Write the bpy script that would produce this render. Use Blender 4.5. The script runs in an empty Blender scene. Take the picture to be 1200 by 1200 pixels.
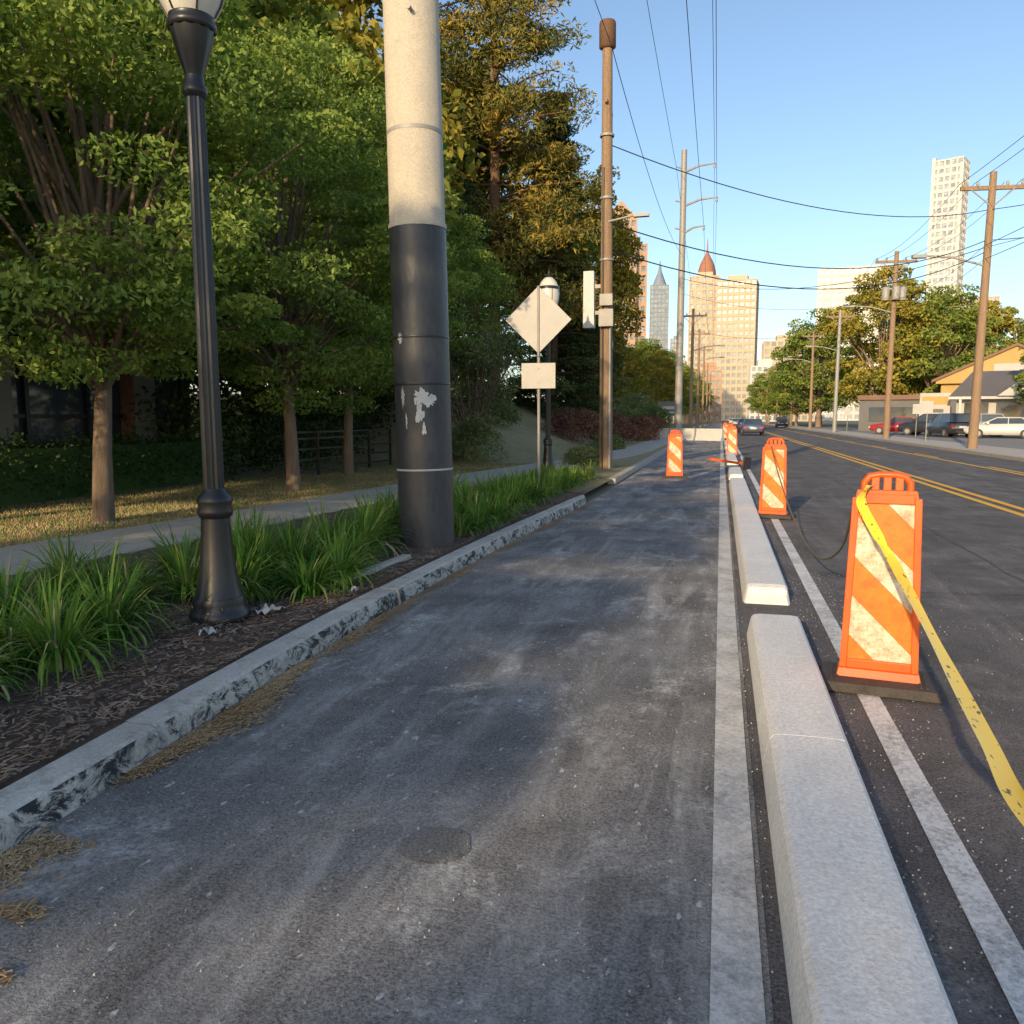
import bpy, bmesh, math, random
import numpy as np
from mathutils import Vector, Matrix
random.seed(7); np.random.seed(7)
R=math.radians
scene=bpy.context.scene

# ------------------------------------------------------------ materials
def newmat(name):
    m=bpy.data.materials.new(name); m.use_nodes=True
    nt=m.node_tree; b=nt.nodes['Principled BSDF']
    return m,nt,b
def N(nt,t,**k):
    n=nt.nodes.new(t)
    for a,v in k.items(): setattr(n,a,v)
    return n
def coords(nt,scale=(1,1,1),rot=(0,0,0),kind='Object'):
    tc=N(nt,'ShaderNodeTexCoord'); mp=N(nt,'ShaderNodeMapping')
    mp.inputs['Scale'].default_value=scale; mp.inputs['Rotation'].default_value=rot
    nt.links.new(tc.outputs[kind],mp.inputs['Vector']); return mp.outputs['Vector']
def noise(nt,vec,scale,detail=4,rough=.55,dist=0):
    n=N(nt,'ShaderNodeTexNoise'); n.inputs['Scale'].default_value=scale
    n.inputs['Detail'].default_value=detail; n.inputs['Roughness'].default_value=rough
    n.inputs['Distortion'].default_value=dist
    nt.links.new(vec,n.inputs['Vector']); return n.outputs['Fac']
def ramp(nt,fac,a,b,c0=(0,0,0),c1=(1,1,1)):
    r=N(nt,'ShaderNodeValToRGB'); e=r.color_ramp.elements
    e[0].position=a; e[1].position=b
    e[0].color=(*c0,1); e[1].color=(*c1,1)
    nt.links.new(fac,r.inputs['Fac']); return r.outputs['Color']
def mix(nt,fac,a,b,blend='MIX'):
    n=N(nt,'ShaderNodeMix',data_type='RGBA',blend_type=blend)
    for sock,val in ((n.inputs[0],fac),(n.inputs[6],a),(n.inputs[7],b)):
        if isinstance(val,(int,float)): sock.default_value=val
        elif isinstance(val,tuple): sock.default_value=(*val,1)
        else: nt.links.new(val,sock)
    return n.outputs[2]
def mth(nt,op,a,b=0.0):
    n=N(nt,'ShaderNodeMath',operation=op)
    for s,v in ((n.inputs[0],a),(n.inputs[1],b)):
        if isinstance(v,(int,float)): s.default_value=v
        else: nt.links.new(v,s)
    return n.outputs[0]
def bump(nt,b,h,strength=.3,dist=.01):
    n=N(nt,'ShaderNodeBump'); n.inputs['Strength'].default_value=strength
    n.inputs['Distance'].default_value=dist
    nt.links.new(h,n.inputs['Height']); nt.links.new(n.outputs['Normal'],b.inputs['Normal'])
def simple(name,c0,c1=None,scale=8,rough=.7,metal=0,bs=.2,bd=.005,stretch=(1,1,1)):
    m,nt,b=newmat(name)
    if c1 is None: c1=tuple(x*.75 for x in c0)
    v=coords(nt,stretch)
    n1=noise(nt,v,scale); n2=noise(nt,v,scale*9,3)
    col=ramp(nt,n1,.3,.7,c0,c1)
    col=mix(nt,.35,col,ramp(nt,n2,.3,.7,tuple(x*.7 for x in c0),tuple(min(1,x*1.25) for x in c1)))
    nt.links.new(col,b.inputs['Base Color'])
    b.inputs['Roughness'].default_value=rough; b.inputs['Metallic'].default_value=metal
    if bs: bump(nt,b,n2,bs,bd)
    return m

def asphalt(name,base,dust,dustamt=.6,streak=(3,.35,1),lo=.47,hi=.70,chips=.5):
    m,nt,b=newmat(name)
    v=coords(nt); vs=coords(nt,streak)
    fine=noise(nt,v,95,3,.75); med=noise(nt,v,1.3,5,.65); st=noise(nt,vs,1.2,7,.68,.8)
    grain=ramp(nt,fine,.3,.72,tuple(x*.35 for x in base),tuple(x*1.95 for x in base))
    pat=ramp(nt,med,.3,.7,(.60,.60,.60),(1.32,1.32,1.32))
    col=mix(nt,1.0,grain,pat,'MULTIPLY')
    d1=ramp(nt,st,lo,hi)
    d2=ramp(nt,noise(nt,v,24,4,.75),.3,.62,(.25,.25,.25),(1,1,1))
    dm=mix(nt,1.0,d1,d2,'MULTIPLY')
    big=ramp(nt,noise(nt,v,.55,3,.5),.32,.6)
    dm=mix(nt,1.0,dm,big,'MULTIPLY')
    pw=mix(nt,1.0,ramp(nt,noise(nt,coords(nt,(1.1,.8,1)),1.9,6,.75,.4),.53,.68),ramp(nt,noise(nt,v,40,3,.7),.35,.6),'MULTIPLY')
    dm=mix(nt,1.0,dm,pw,'ADD')
    dm=mix(nt,1.0,dm,(dustamt,)*3,'MULTIPLY')
    col=mix(nt,dm,col,dust)
    ch=ramp(nt,noise(nt,coords(nt,(2.2,1,1)),13,3,.5),.67,.73)
    col=mix(nt,mix(nt,1.0,ch,(chips,)*3,'MULTIPLY'),col,tuple(min(.6,x*1.3) for x in dust))
    nt.links.new(col,b.inputs['Base Color']); b.inputs['Roughness'].default_value=.9
    b.inputs['Specular IOR Level'].default_value=.3
    bump(nt,b,fine,.9,.008)
    return m
M={}
M['asphalt']=asphalt('asphalt_road',(.108,.100,.100),(.26,.245,.235),.75,(2.4,.16,1))
M['lane']=asphalt('asphalt_bike_lane',(.175,.168,.162),(.55,.54,.52),.9,(3,.45,1),.46,.68,.8)
M['patch']=asphalt('asphalt_cover',(.14,.136,.13),(.40,.395,.385),.8)
M['seal']=simple('crack_sealant',(.035,.034,.034),None,20,.6,0,0)
M['lot']=simple('parking_lot_surface',(.26,.25,.23),(.19,.185,.175),.6,.9)

def concrete(name,c0,c1,grime=(.1,.095,.09),g=.5,black=False):
    m,nt,b=newmat(name); v=coords(nt)
    n1=noise(nt,v,2.2,5,.6); n2=noise(nt,v,60,4,.75); n3=noise(nt,v,9,5,.7)
    col=ramp(nt,n1,.3,.7,c0,c1)
    col=mix(nt,1.0,col,ramp(nt,n2,.3,.75,(.66,.66,.66),(1.14,1.14,1.14)),'MULTIPLY')
    gm=mix(nt,1.0,ramp(nt,n3,.52,.72),(g,)*3,'MULTIPLY')
    col=mix(nt,gm,col,grime)
    if black:
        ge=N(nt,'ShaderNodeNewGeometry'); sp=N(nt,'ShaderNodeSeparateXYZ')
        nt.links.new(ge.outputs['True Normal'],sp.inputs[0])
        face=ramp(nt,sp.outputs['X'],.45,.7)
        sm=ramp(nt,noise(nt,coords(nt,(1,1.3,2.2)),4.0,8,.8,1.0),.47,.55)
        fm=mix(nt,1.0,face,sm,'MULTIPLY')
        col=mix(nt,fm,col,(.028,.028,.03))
    nt.links.new(col,b.inputs['Base Color']); b.inputs['Roughness'].default_value=.85
    bump(nt,b,n2,.5,.006); return m
M['kerb']=concrete('kerb_concrete',(.68,.64,.57),(.46,.43,.38),(.12,.11,.10),.6,True)
M['median']=concrete('median_concrete',(.88,.865,.84),(.76,.75,.73),(.54,.50,.45),.4)
M['walk']=concrete('sidewalk_concrete',(.56,.51,.44),(.46,.42,.36),(.26,.23,.19),.4)
M['pole_conc']=concrete('pole_cream_steel',(.60,.53,.40),(.49,.44,.36),(.34,.31,.26),.5)

def paint(name,col,wear=.5,under=(.09,.09,.095),wd=.1):
    m,nt,b=newmat(name); v=coords(nt)
    n1=noise(nt,v,45,5,.8); n2=noise(nt,v,3,4,.6)
    w=mth(nt,'ADD',mth(nt,'MULTIPLY',n1,.6),mth(nt,'MULTIPLY',n2,.4))
    c=mix(nt,ramp(nt,w,wear-wd,wear+wd),col,under)
    nt.links.new(c,b.inputs['Base Color']); b.inputs['Roughness'].default_value=.75
    bump(nt,b,n1,.4,.004); return m
M['white']=paint('worn_white_paint',(.66,.64,.60),.54,(.26,.255,.245))
M['white2']=paint('lane_white_paint',(.72,.71,.69),.55,(.2,.195,.19))
M['yellow']=paint('yellow_road_paint',(.80,.43,.015),.64,(.2,.14,.06))
M['mulch']=simple('bark_mulch',(.12,.082,.062),(.26,.18,.135),35,.95,0,1.0,.03)
M['lawn']=simple('dry_lawn',(.17,.16,.06),(.32,.25,.13),3,.95,0,.9,.03)
M['bank']=simple('grass_bank_surface',(.24,.22,.09),(.40,.31,.17),1.5,.95,0,.9,.03)
M['ground']=simple('far_ground',(.10,.11,.05),(.15,.14,.09),.2,.95)
M['black']=simple('black_painted_metal',(.014,.014,.016),(.026,.026,.028),12,.35,0,.1,.003)
M['blackpaint']=simple('black_pole_wrap',(.028,.03,.036),(.056,.058,.066),2.5,.42,0,.35,.008,(1,1,.4))
M['wood']=simple('weathered_pole_wood',(.36,.24,.15),(.2,.135,.085),6,.9,0,.6,.02,(4,4,.25))
M['grey']=simple('galvanised_steel',(.34,.33,.31),(.26,.25,.24),5,.55,.1)
M['wire']=simple('cable_rubber',(.02,.02,.02),None,5,.6,0,0)
M['rope']=simple('frayed_rope',(.20,.16,.08),(.12,.10,.06),30,.9,0,.4,.003)
M['rust']=simple('rusty_can',(.16,.08,.045),(.09,.05,.03),9,.8)
M['orange']=simple('orange_plastic',(.84,.13,.012),(.62,.085,.010),7,.42,0,.15,.004)
M['rubber']=simple('black_rubber',(.035,.03,.027),(.075,.062,.055),9,.85,0,.5,.008)
M['paper']=simple('torn_white_sticker',(.66,.66,.64),(.42,.42,.41),18,.8)
M['signback']=simple('sign_back_aluminium',(.48,.46,.43),(.40,.39,.37),6,.55,.05)
M['white_metal']=simple('white_cabinet',(.58,.58,.56),(.48,.48,.47),5,.6)
M['bark']=simple('tree_bark',(.34,.25,.18),(.18,.125,.09),7,.95,0,.9,.03,(3,3,.5))
M['barkd']=simple('pine_bark',(.26,.15,.095),(.13,.08,.05),7,.95,0,.9,.03,(3,3,.5))

def foliage(name,c0,c1,c2,tr=.35,big=.5,lo=.40,hi=.60):
    m,nt,b=newmat(name)
    nt.nodes.remove(b)
    ge=N(nt,'ShaderNodeNewGeometry')
    col=ramp(nt,ge.outputs['Random Per Island'],.1,.9,c0,c1)
    v=coords(nt); cl=ramp(nt,noise(nt,v,big*1.6,2,.6),lo,hi)
    col=mix(nt,cl,col,mix(nt,ge.outputs['Random Per Island'],c1,c2))
    D=N(nt,'ShaderNodeBsdfDiffuse'); nt.links.new(col,D.inputs['Color'])
    out=D.outputs[0]
    if tr:
        t=N(nt,'ShaderNodeBsdfTranslucent'); nt.links.new(mix(nt,1.0,col,(1.3,1.2,.5),'MULTIPLY'),t.inputs['Color'])
        mx=N(nt,'ShaderNodeMixShader'); mx.inputs[0].default_value=tr
        nt.links.new(out,mx.inputs[1]); nt.links.new(t.outputs[0],mx.inputs[2]); out=mx.outputs[0]
    nt.links.new(out,nt.nodes['Material Output'].inputs['Surface'])
    return m
M['leaf']=foliage('elm_leaves',(.10,.18,.045),(.20,.30,.075),(.38,.44,.12),.33,.6)
M['leaf2']=foliage('broadleaf_leaves',(.08,.15,.035),(.17,.23,.05),(.30,.31,.07),.15,.25)
M['leafg']=foliage('sunlit_gold_leaves',(.14,.17,.035),(.25,.24,.045),(.42,.31,.055),.15,.25)  # golden tone paints low sunlight into the leaf colour
M['needle']=foliage('pine_needles',(.065,.09,.03),(.17,.16,.04),(.42,.27,.05),0,.3,.46,.64)  # gold patches put the sunlit look of the crown into the needle colour
M['needled']=foliage('dark_conifer_needles',(.03,.06,.026),(.055,.085,.034),(.11,.13,.045),0,.3)
M['hedge']=foliage('hedge_leaves',(.03,.055,.02),(.05,.09,.03),(.08,.12,.04),0)
M['burg']=foliage('burgundy_leaves',(.10,.05,.048),(.18,.09,.075),(.26,.15,.09),0)
M['shrub']=foliage('shrub_leaves',(.08,.13,.05),(.15,.2,.075),(.24,.27,.12),0)
M['blade']=foliage('liriope_blades',(.05,.14,.03),(.12,.25,.045),(.30,.40,.09),.25,1.5)
M['bladed']=foliage('liriope_dry_blades',(.28,.27,.11),(.4,.35,.17),(.48,.42,.24),0,1.5)
M['straw']=foliage('pine_straw',(.26,.17,.09),(.42,.29,.16),(.52,.39,.23),0)
M['litter']=foliage('mulch_chips',(.12,.08,.06),(.25,.175,.13),(.40,.31,.25),0,3)
M['pebble']=foliage('grit',(.16,.155,.15),(.34,.33,.31),(.5,.48,.45),0,3)

def glass(name,c=(.03,.04,.05),rough=.08):
    m,nt,b=newmat(name)
    v=coords(nt); col=ramp(nt,noise(nt,v,.35,3),.35,.65,c,tuple(x*2.2 for x in c))
    nt.links.new(col,b.inputs['Base Color']); b.inputs['Roughness'].default_value=rough
    b.inputs['Specular IOR Level'].default_value=.8; return m
M['glass']=glass('window_glass')
M['glassb']=glass('tower_glass',(.09,.11,.13),.2)
M['glassc']=glass('pale_tower_glass',(.17,.19,.22),.2)
m,nt,b=newmat('lamp_globe_acrylic'); b.inputs['Base Color'].default_value=(.82,.79,.70,1)
b.inputs['Roughness'].default_value=.25; b.inputs['Transmission Weight'].default_value=.25; M['globe']=m
m,nt,b=newmat('striped_reflective_sheeting')
tc=N(nt,'ShaderNodeTexCoord'); sp=N(nt,'ShaderNodeSeparateXYZ'); nt.links.new(tc.outputs['Object'],sp.inputs[0])
val=mth(nt,'FRACT',mth(nt,'MULTIPLY',mth(nt,'ADD',mth(nt,'ADD',sp.outputs['Z'],.10),mth(nt,'MULTIPLY',sp.outputs['X'],1.0)),2.2))
st=mth(nt,'GREATER_THAN',val,.5)
nz=noise(nt,coords(nt),13,6,.8)
wc=ramp(nt,nz,.38,.64,(.78,.70,.54),(.36,.25,.15)); oc=ramp(nt,nz,.4,.7,(.86,.20,.015),(.56,.10,.012))
nt.links.new(mix(nt,st,oc,wc),b.inputs['Base Color']); b.inputs['Roughness'].default_value=.4; M['stripe']=m
m,nt,b=newmat('caution_tape_plastic')
nz=noise(nt,coords(nt,(60,14,60)),1,3,.6)
nt.links.new(ramp(nt,nz,.63,.66,(.88,.62,.05),(.10,.09,.03)),b.inputs['Base Color']); b.inputs['Roughness'].default_value=.35; M['tape']=m
m,nt,b=newmat('brick'); br=N(nt,'ShaderNodeTexBrick'); nt.links.new(coords(nt,(1,1,1),(R(90),0,R(90))),br.inputs['Vector'])
br.inputs['Scale'].default_value=5; br.inputs['Color1'].default_value=(.36,.13,.08,1); br.inputs['Color2'].default_value=(.26,.095,.065,1)
br.inputs['Mortar'].default_value=(.3,.27,.24,1); nt.links.new(br.outputs['Color'],b.inputs['Base Color']); b.inputs['Roughness'].default_value=.9; M['brick']=m
def wallm(k,c): M[k]=simple(k,c,tuple(x*.85 for x in c),.08,.85,0,0)
wallm('tan_stone',(.44,.28,.19)); wallm('cream_stone',(.50,.41,.30)); wallm('white_facade',(.56,.56,.55))
wallm('grey_blue_facade',(.20,.25,.32)); wallm('yellow_siding',(.50,.33,.12)); wallm('dark_siding',(.16,.155,.15))
wallm('shingle_roof',(.15,.14,.14)); wallm('brown_roof',(.22,.13,.09)); wallm('shop_white',(.50,.48,.45)); wallm('copper_dome',(.32,.15,.10))
def carpaint(k,c):
    m,nt,b=newmat(k); b.inputs['Base Color'].default_value=(*c,1); b.inputs['Roughness'].default_value=.3
    b.inputs['Coat Weight'].default_value=.6; M[k]=m
carpaint('car_red',(.35,.02,.02)); carpaint('car_dark',(.03,.032,.04)); carpaint('car_white',(.55,.55,.53)); carpaint('car_blue',(.06,.10,.18)); carpaint('car_silver',(.34,.34,.34))
m,nt,b=newmat('tail_light'); b.inputs['Base Color'].default_value=(.45,.01,.01,1); M['tail']=m

# ------------------------------------------------------------ mesh builder
class MB:
    def __init__(s): s.v=[];s.f=[];s.m=[];s.sm=[];s.mats=[]
    def mi(s,k):
        if k not in s.mats: s.mats.append(k)
        return s.mats.index(k)
    def add(s,vs,fs,k,smooth=False):
        o=len(s.v); s.v.extend([tuple(map(float,p)) for p in vs]); i=s.mi(k)
        for f in fs: s.f.append([o+a for a in f]); s.m.append(i); s.sm.append(smooth)
    def box(s,x0,x1,y0,y1,z0,z1,k,tx=0,ty=0):
        s.add([(x0,y0,z0),(x1,y0,z0),(x1,y1,z0),(x0,y1,z0),(x0+tx,y0+ty,z1),(x1-tx,y0+ty,z1),(x1-tx,y1-ty,z1),(x0+tx,y1-ty,z1)],
          [(0,3,2,1),(4,5,6,7),(0,1,5,4),(1,2,6,5),(2,3,7,6),(3,0,4,7)],k)
    def tube(s,pts,rad,n,k,cap=True,smooth=True):
        pts=[Vector(p) for p in pts]
        if not hasattr(rad,'__len__'): rad=[rad]*len(pts)
        vs=[];fs=[]; pr=None
        for i,p in enumerate(pts):
            d=(pts[min(i+1,len(pts)-1)]-pts[max(i-1,0)]).normalized()
            if pr is None:
                a=Vector((1,0,0)) if abs(d.x)<.8 else Vector((0,1,0)); pr=(a-d*a.dot(d)).normalized()
            else: pr=(pr-d*pr.dot(d)).normalized()
            q=d.cross(pr)
            for j in range(n):
                t=2*math.pi*j/n; vs.append(p+(pr*math.cos(t)+q*math.sin(t))*rad[i])
        for i in range(len(pts)-1):
            for j in range(n):
                a=i*n+j;b=i*n+(j+1)%n; fs.append((a,b,b+n,a+n))
        s.add(vs,fs,k,smooth)
        if cap:
            L=len(pts)-1
            s.add(vs[:n],[tuple(reversed(range(n)))],k); s.add(vs[L*n:],[tuple(range(n))],k)
    def lathe(s,prof,n,k,c=(0,0,0),flute=0,smooth=True):
        vs=[];fs=[]
        for r,z in prof:
            for j in range(n):
                t=2*math.pi*j/n; rr=r*(1-(flute if j%2 else 0)); vs.append((c[0]+rr*math.cos(t),c[1]+rr*math.sin(t),c[2]+z))
        for i in range(len(prof)-1):
            for j in range(n):
                a=i*n+j;b=i*n+(j+1)%n; fs.append((a,b,b+n,a+n))
        s.add(vs,fs,k,smooth)
        s.add(vs[-n:],[tuple(range(n))],k)
    def prism(s,poly,y0,y1,k,axis='y'):
        n=len(poly)
        if axis=='y': vs=[(x,y0,z) for x,z in poly]+[(x,y1,z) for x,z in poly]
        elif axis=='x': vs=[(y0,x,z) for x,z in poly]+[(y1,x,z) for x,z in poly]
        else: vs=[(x,z,y0) for x,z in poly]+[(x,z,y1) for x,z in poly]
        fs=[tuple(range(n)),tuple(reversed(range(n,2*n)))]+[(i,i+n,(i+1)%n+n,(i+1)%n) for i in range(n)]
        s.add(vs,fs,k)
    def mesh(s,name):
        me=bpy.data.meshes.new(name); me.from_pydata(s.v,[],s.f)
        for k in s.mats: me.materials.append(M[k])
        me.polygons.foreach_set('material_index',s.m); me.polygons.foreach_set('use_smooth',s.sm)
        me.update(); return me
    def obj(s,name,loc=(0,0,0),rot=(0,0,0),bevel=0,sc=1,fix=False):
        me=s.mesh(name)
        if fix:
            bm=bmesh.new(); bm.from_mesh(me); bmesh.ops.recalc_face_normals(bm,faces=bm.faces); bm.to_mesh(me); bm.free()
        return place(me,name,loc,rot,bevel,sc)
def place(me,name,loc=(0,0,0),rot=(0,0,0),bevel=0,sc=1):
    o=bpy.data.objects.new(name,me); scene.collection.objects.link(o)
    o.location=loc; o.rotation_euler=rot
    o.scale=(sc,sc,sc) if not hasattr(sc,'__len__') else sc
    if bevel:
        b=o.modifiers.new('b','BEVEL'); b.width=bevel; b.segments=2; b.limit_method='ANGLE'
    return o

# ------------------------------------------------------------ ground, road, lane
_ky=[-60,-10,2,2.8,4.2,6.3,9,11,14,18,30,400]; _kx=[-2.3,-2.25,-2.34,-2.40,-2.46,-2.50,-2.45,-2.37,-2.24,-2.2,-2.3,-2.3]
def kx(y): return float(np.mean([np.interp(y+d,_ky,_kx) for d in (-1.2,-.6,0,.6,1.2)]))
_sy=[-60,-5,3,6,12,17,22,28,34,60,400]; _sx=[-7.2,-7.2,-7.0,-6.65,-6.05,-5.6,-5.0,-4.0,-3.55,-3.4,-3.4]
def sx(y): return float(np.mean([np.interp(y+d,_sy,_sx) for d in (-2,-1,0,1,2)]))
def ribbon(name,ys,lf,rf,z,k,nx=1):
    mb=MB(); vs=[];fs=[]
    for y in ys:
        a,b=lf(y),rf(y)
        for i in range(nx+1): 
            x=a+(b-a)*i/nx; vs.append((x,y,z(x,y) if callable(z) else z))
    w=nx+1
    for j in range(len(ys)-1):
        for i in range(nx): fs.append((j*w+i,j*w+i+1,(j+1)*w+i+1,(j+1)*w+i))
    mb.add(vs,fs,k,True); return mb.obj(name)
C=lambda c:(lambda y:c)
ysf=list(np.arange(-60,60,.5))+list(range(60,401,10))
mb=MB(); mb.add([(-3000,-500,-.004),(3000,-500,-.004),(3000,5000,-.004),(-3000,5000,-.004)],[(0,1,2,3)],'ground'); mb.obj('ground')
ribbon('road',[-60,100,400,900],C(-2.2),C(10.2),.002,'asphalt')
ribbon('bike_lane',ysf,lambda y:kx(y)-.02,C(.17),.007,'lane')
mb=MB()
def strip(x0,x1,y0,y1,k,z=.012): mb.add([(x0,y0,z),(x1,y0,z),(x1,y1,z),(x0,y1,z)],[(0,1,2,3)],k)
strip(.015,.15,-60,300,'white'); strip(.76,.87,-60,300,'white2',.008)
strip(4.50,4.64,-60,400,'yellow',.008); strip(4.80,4.94,-60,400,'yellow',.008)
strip(7.75,7.88,-60,400,'yellow',.008)
for i in range(12): strip(8.02,8.13,i*10+4,i*10+8,'yellow',.008)
mb.obj('lane_markings')
# seams and cracks in the traffic lanes
mb=MB(); random.seed(12)
def crack(p,q,w,amp):
    n=int((Vector(q)-Vector(p)).length/.18)+2; vs=[]; off=0
    d=(Vector(q)-Vector(p)).normalized(); pn=Vector((-d.y,d.x))
    for i in range(n):
        off=off*.8+random.gauss(0,amp); c=Vector(p).lerp(Vector(q),i/(n-1))+pn*off; ww=w*random.uniform(.4,1.2)
        vs+=[(c.x-pn.x*ww,c.y-pn.y*ww,.0065),(c.x+pn.x*ww,c.y+pn.y*ww,.0065)]
    mb.add(vs,[(2*i,2*i+1,2*i+3,2*i+2) for i in range(n-1)],'seal')
crack((2.75,-2),(2.7,70),.007,.012); crack((6.3,2),(6.4,90),.009,.012); crack((1.0,7.4),(4.4,7.9),.006,.02); crack((.95,15),(4.4,14.6),.008,.02); crack((2.8,10.5),(4.3,11.6),.006,.03); crack((5.1,19),(7.7,19.6),.01,.03)
mb.obj('road_cracks')
mb=MB()
rr=[random.uniform(.93,1.05) for _ in range(32)]
mb.add([(-.93+.125*rr[i]*math.cos(i*math.pi/16),2.55+.125*rr[i]*math.sin(i*math.pi/16),.0105) for i in range(32)],[tuple(range(32))],'patch')
mb.obj('utility_cover')
mb=MB()
prof=[(0.02,0),(0,.10),(-.012,.122),(-.035,.132),(-.17,.135),(-.175,.0)]
y=-30.0
while y<15.2:
    yy=list(np.linspace(y,y+2.985,13)); vs=[];fs=[];n=len(prof)
    jit=random.uniform(-.01,.01)
    for a in yy:
        turn=max(0,a-13.6)**2*.12; e=random.uniform(-.004,.004)
        for q,(px,pz) in enumerate(prof): vs.append((kx(a)+px-turn+jit+(e if 0<q<4 else 0),a,(pz+(e if 1<q<4 else 0))*(1-max(0,(a-13.5))*.12) ))
    for i in range(len(yy)-1):
        for j in range(n-1): fs.append((i*n+j,i*n+j+1,(i+1)*n+j+1,(i+1)*n+j))
    fs.append(tuple(range(n))); fs.append(tuple(reversed(range((len(yy)-1)*n,len(yy)*n))))
    mb.add(vs,fs,'kerb'); y+=3.0
mb.obj('kerb',fix=True)
mb=MB(); mb.box(-2.48,-2.3,18.5,300,0,.13,'walk'); mb.obj('kerb')
mb=MB(); mb.box(10.2,10.36,-60,400,0,.13,'walk'); mb.obj('kerb')
mb=MB(); y=-20
while y<200: mb.box(10.37,12.9,y,y+2.98,0,.135,'walk'); y+=3
mb.obj('sidewalk')
mb=MB(); mb.box(12.91,60,40,140,0,.125,'lot'); mb.obj('parking_lot')
mb=MB(); mb.box(12.91,60,-60,39.9,0,.12,'lawn'); mb.obj('lawn')
def bank(x,y):
    k=min(1,max(0,(y-24)/7))*min(1,max(0,(75-y)/10)); d=max(0,-x-6.2); return .118+k*min(2.4,d*.38)
ribbon('lawn',list(np.arange(-60,24.1,2.0)),C(-70),lambda y:kx(y)-.16,.118,'lawn',4)
ribbon('grass_bank',list(np.arange(24,120,1.0)),C(-50),lambda y:-2.48,bank,'bank',60)
ribbon('planting_bed',list(np.arange(-30,15,.25)),lambda y:sx(y)+.74,lambda y:kx(y)-.172,
       lambda x,y:.126+(.020*math.sin(x*7+y*5)*math.sin(y*4.3+x)+.012)*min(1,abs(x-kx(y)+.172)*4),'mulch',24)
mb=MB(); y=-30
while y<200:
    st=1.5; ya=[y+.01,y+.75,y+1.49]; vs=[]
    for a in ya: vs+= [(sx(a)-.75,a,.146),(sx(a)+.75,a,.146)]
    mb.add(vs+[(x,yv,.1) for x,yv,z in vs],[(0,1,3,2),(2,3,5,4),(1,0,6,7),(5,4,10,11),(1,7,9,3),(3,9,11,5),(0,2,8,6),(2,4,10,8)],'walk'); y+=st
mb.obj('sidewalk')
def med(name,segs):
    mb=MB(); pr=[(.215,0),(.235,.10),(.243,.13),(.262,.148),(.30,.153),(.50,.153),(.545,.148),(.562,.13),(.57,.10),(.59,0)]
    for y0,y1,e0,e1 in segs:
        ys=[]; 
        if e0: ys+=[(y0,.55,.90),(y0+.03,.88,.96),(y0+.09,1,1)]
        else: ys+=[(y0,1,1)]
        nmid=int((y1-y0)/.5); ys+=[(y0+.2+(y1-y0-.4)*i/max(1,nmid),1,1) for i in range(nmid+1)]
        if e1: ys+=[(y1-.09,1,1),(y1-.03,.88,.96),(y1,.55,.90)]
        else: ys+=[(y1,1,1)]
        vs=[];fs=[];n=len(pr)
        for a,hz,wx in ys:
            for px,pz in pr: vs.append((.4025+(px-.4025)*wx,a,pz*hz if pz>.05 else pz))
        for i in range(len(ys)-1):
            for j in range(n-1): fs.append((i*n+j,i*n+j+1,(i+1)*n+j+1,(i+1)*n+j))
        fs.append(tuple(range(n))); fs.append(tuple(reversed(range((len(ys)-1)*n,len(ys)*n))))
        mb.add(vs,fs,'median')
    return mb.obj(name,fix=True)
med('concrete_lane_divider',[(-4,.9,1,0),(.905,3.53,0,0),(3.535,5.85,0,1)])
med('concrete_lane_divider',[(6.75,9.7,1,0),(9.706,12.7,0,0),(12.706,15.7,0,0),(15.706,19.2,0,1)])
med('concrete_lane_divider',[(20.4,23.6,1,1)])
med('concrete_lane_divider',[(27,31,1,0),(31.01,38,0,1)])
med('concrete_lane_divider',[(40,45,1,0),(45.01,52,0,1)])

# ------------------------------------------------------------ debris / straw
def sticks(name,pts,k,L,W):
    mb=MB(); vs=[];fs=[]
    for (x,y,z) in pts:
        a=random.uniform(0,math.pi*2); l=random.uniform(*L); w=random.uniform(*W); t=random.uniform(-.25,.35)
        dx,dy=math.cos(a)*l,math.sin(a)*l; px,py=-math.sin(a)*w,math.cos(a)*w; z0=z+random.uniform(.002,.014)
        o=len(vs); vs+=[(x-dx-px,y-dy-py,z0),(x+dx-px,y+dy-py,z0+abs(t)*l),(x+dx+px,y+dy+py,z0+abs(t)*l+.001),(x-dx+px,y-dy+py,z0+.001)]
        fs.append((o,o+1,o+2,o+3))
    mb.add(vs,fs,k); return mb.obj(name)
pts=[]
for i in range(30000):
    y=1.2+14*random.random()**1.4; u=random.random()**1.3; x=kx(y)-.2-u*(kx(y)-.2-(sx(y)+.8))
    pts.append((x,y,.140))
sticks('mulch_litter',pts,'litter',(.008,.03),(.002,.008))
sticks('mulch_litter',random.sample(pts,6500),'straw',(.015,.05),(.0008,.0018))
pts=[]
spots=[(2.05,.10),(5.6,.4),(7.2,.5),(9,.6),(11,.5),(13,.8),(5.0,.3)]
for i in range(9000):
    sy_,w=random.choice(spots); y=random.gauss(sy_,w); x=kx(y)+.03+abs(random.gauss(0,.06 if sy_>2.1 else .08))
    pts.append((x,y,.009))
for i in range(8500):
    y=random.uniform(2.75,4.35); wd=.05+.10*math.exp(-((y-3.5)/.4)**2); pts.append((kx(y)+.02+abs(random.gauss(0,wd*.7)),y+random.gauss(0,.05),.009))
sticks('gutter_straw',pts,'straw',(.005,.02),(.001,.003))
pts=[]
for cx,cy,r,n in ((-2.02,1.86,.035,260),(-1.84,1.60,.022,110),(-2.2,2.2,.05,200)):
    for i in range(n): pts.append((random.gauss(cx,r),random.gauss(cy,r*.6),.009))
sticks('gutter_straw',pts,'straw',(.006,.02),(.001,.003))
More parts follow.
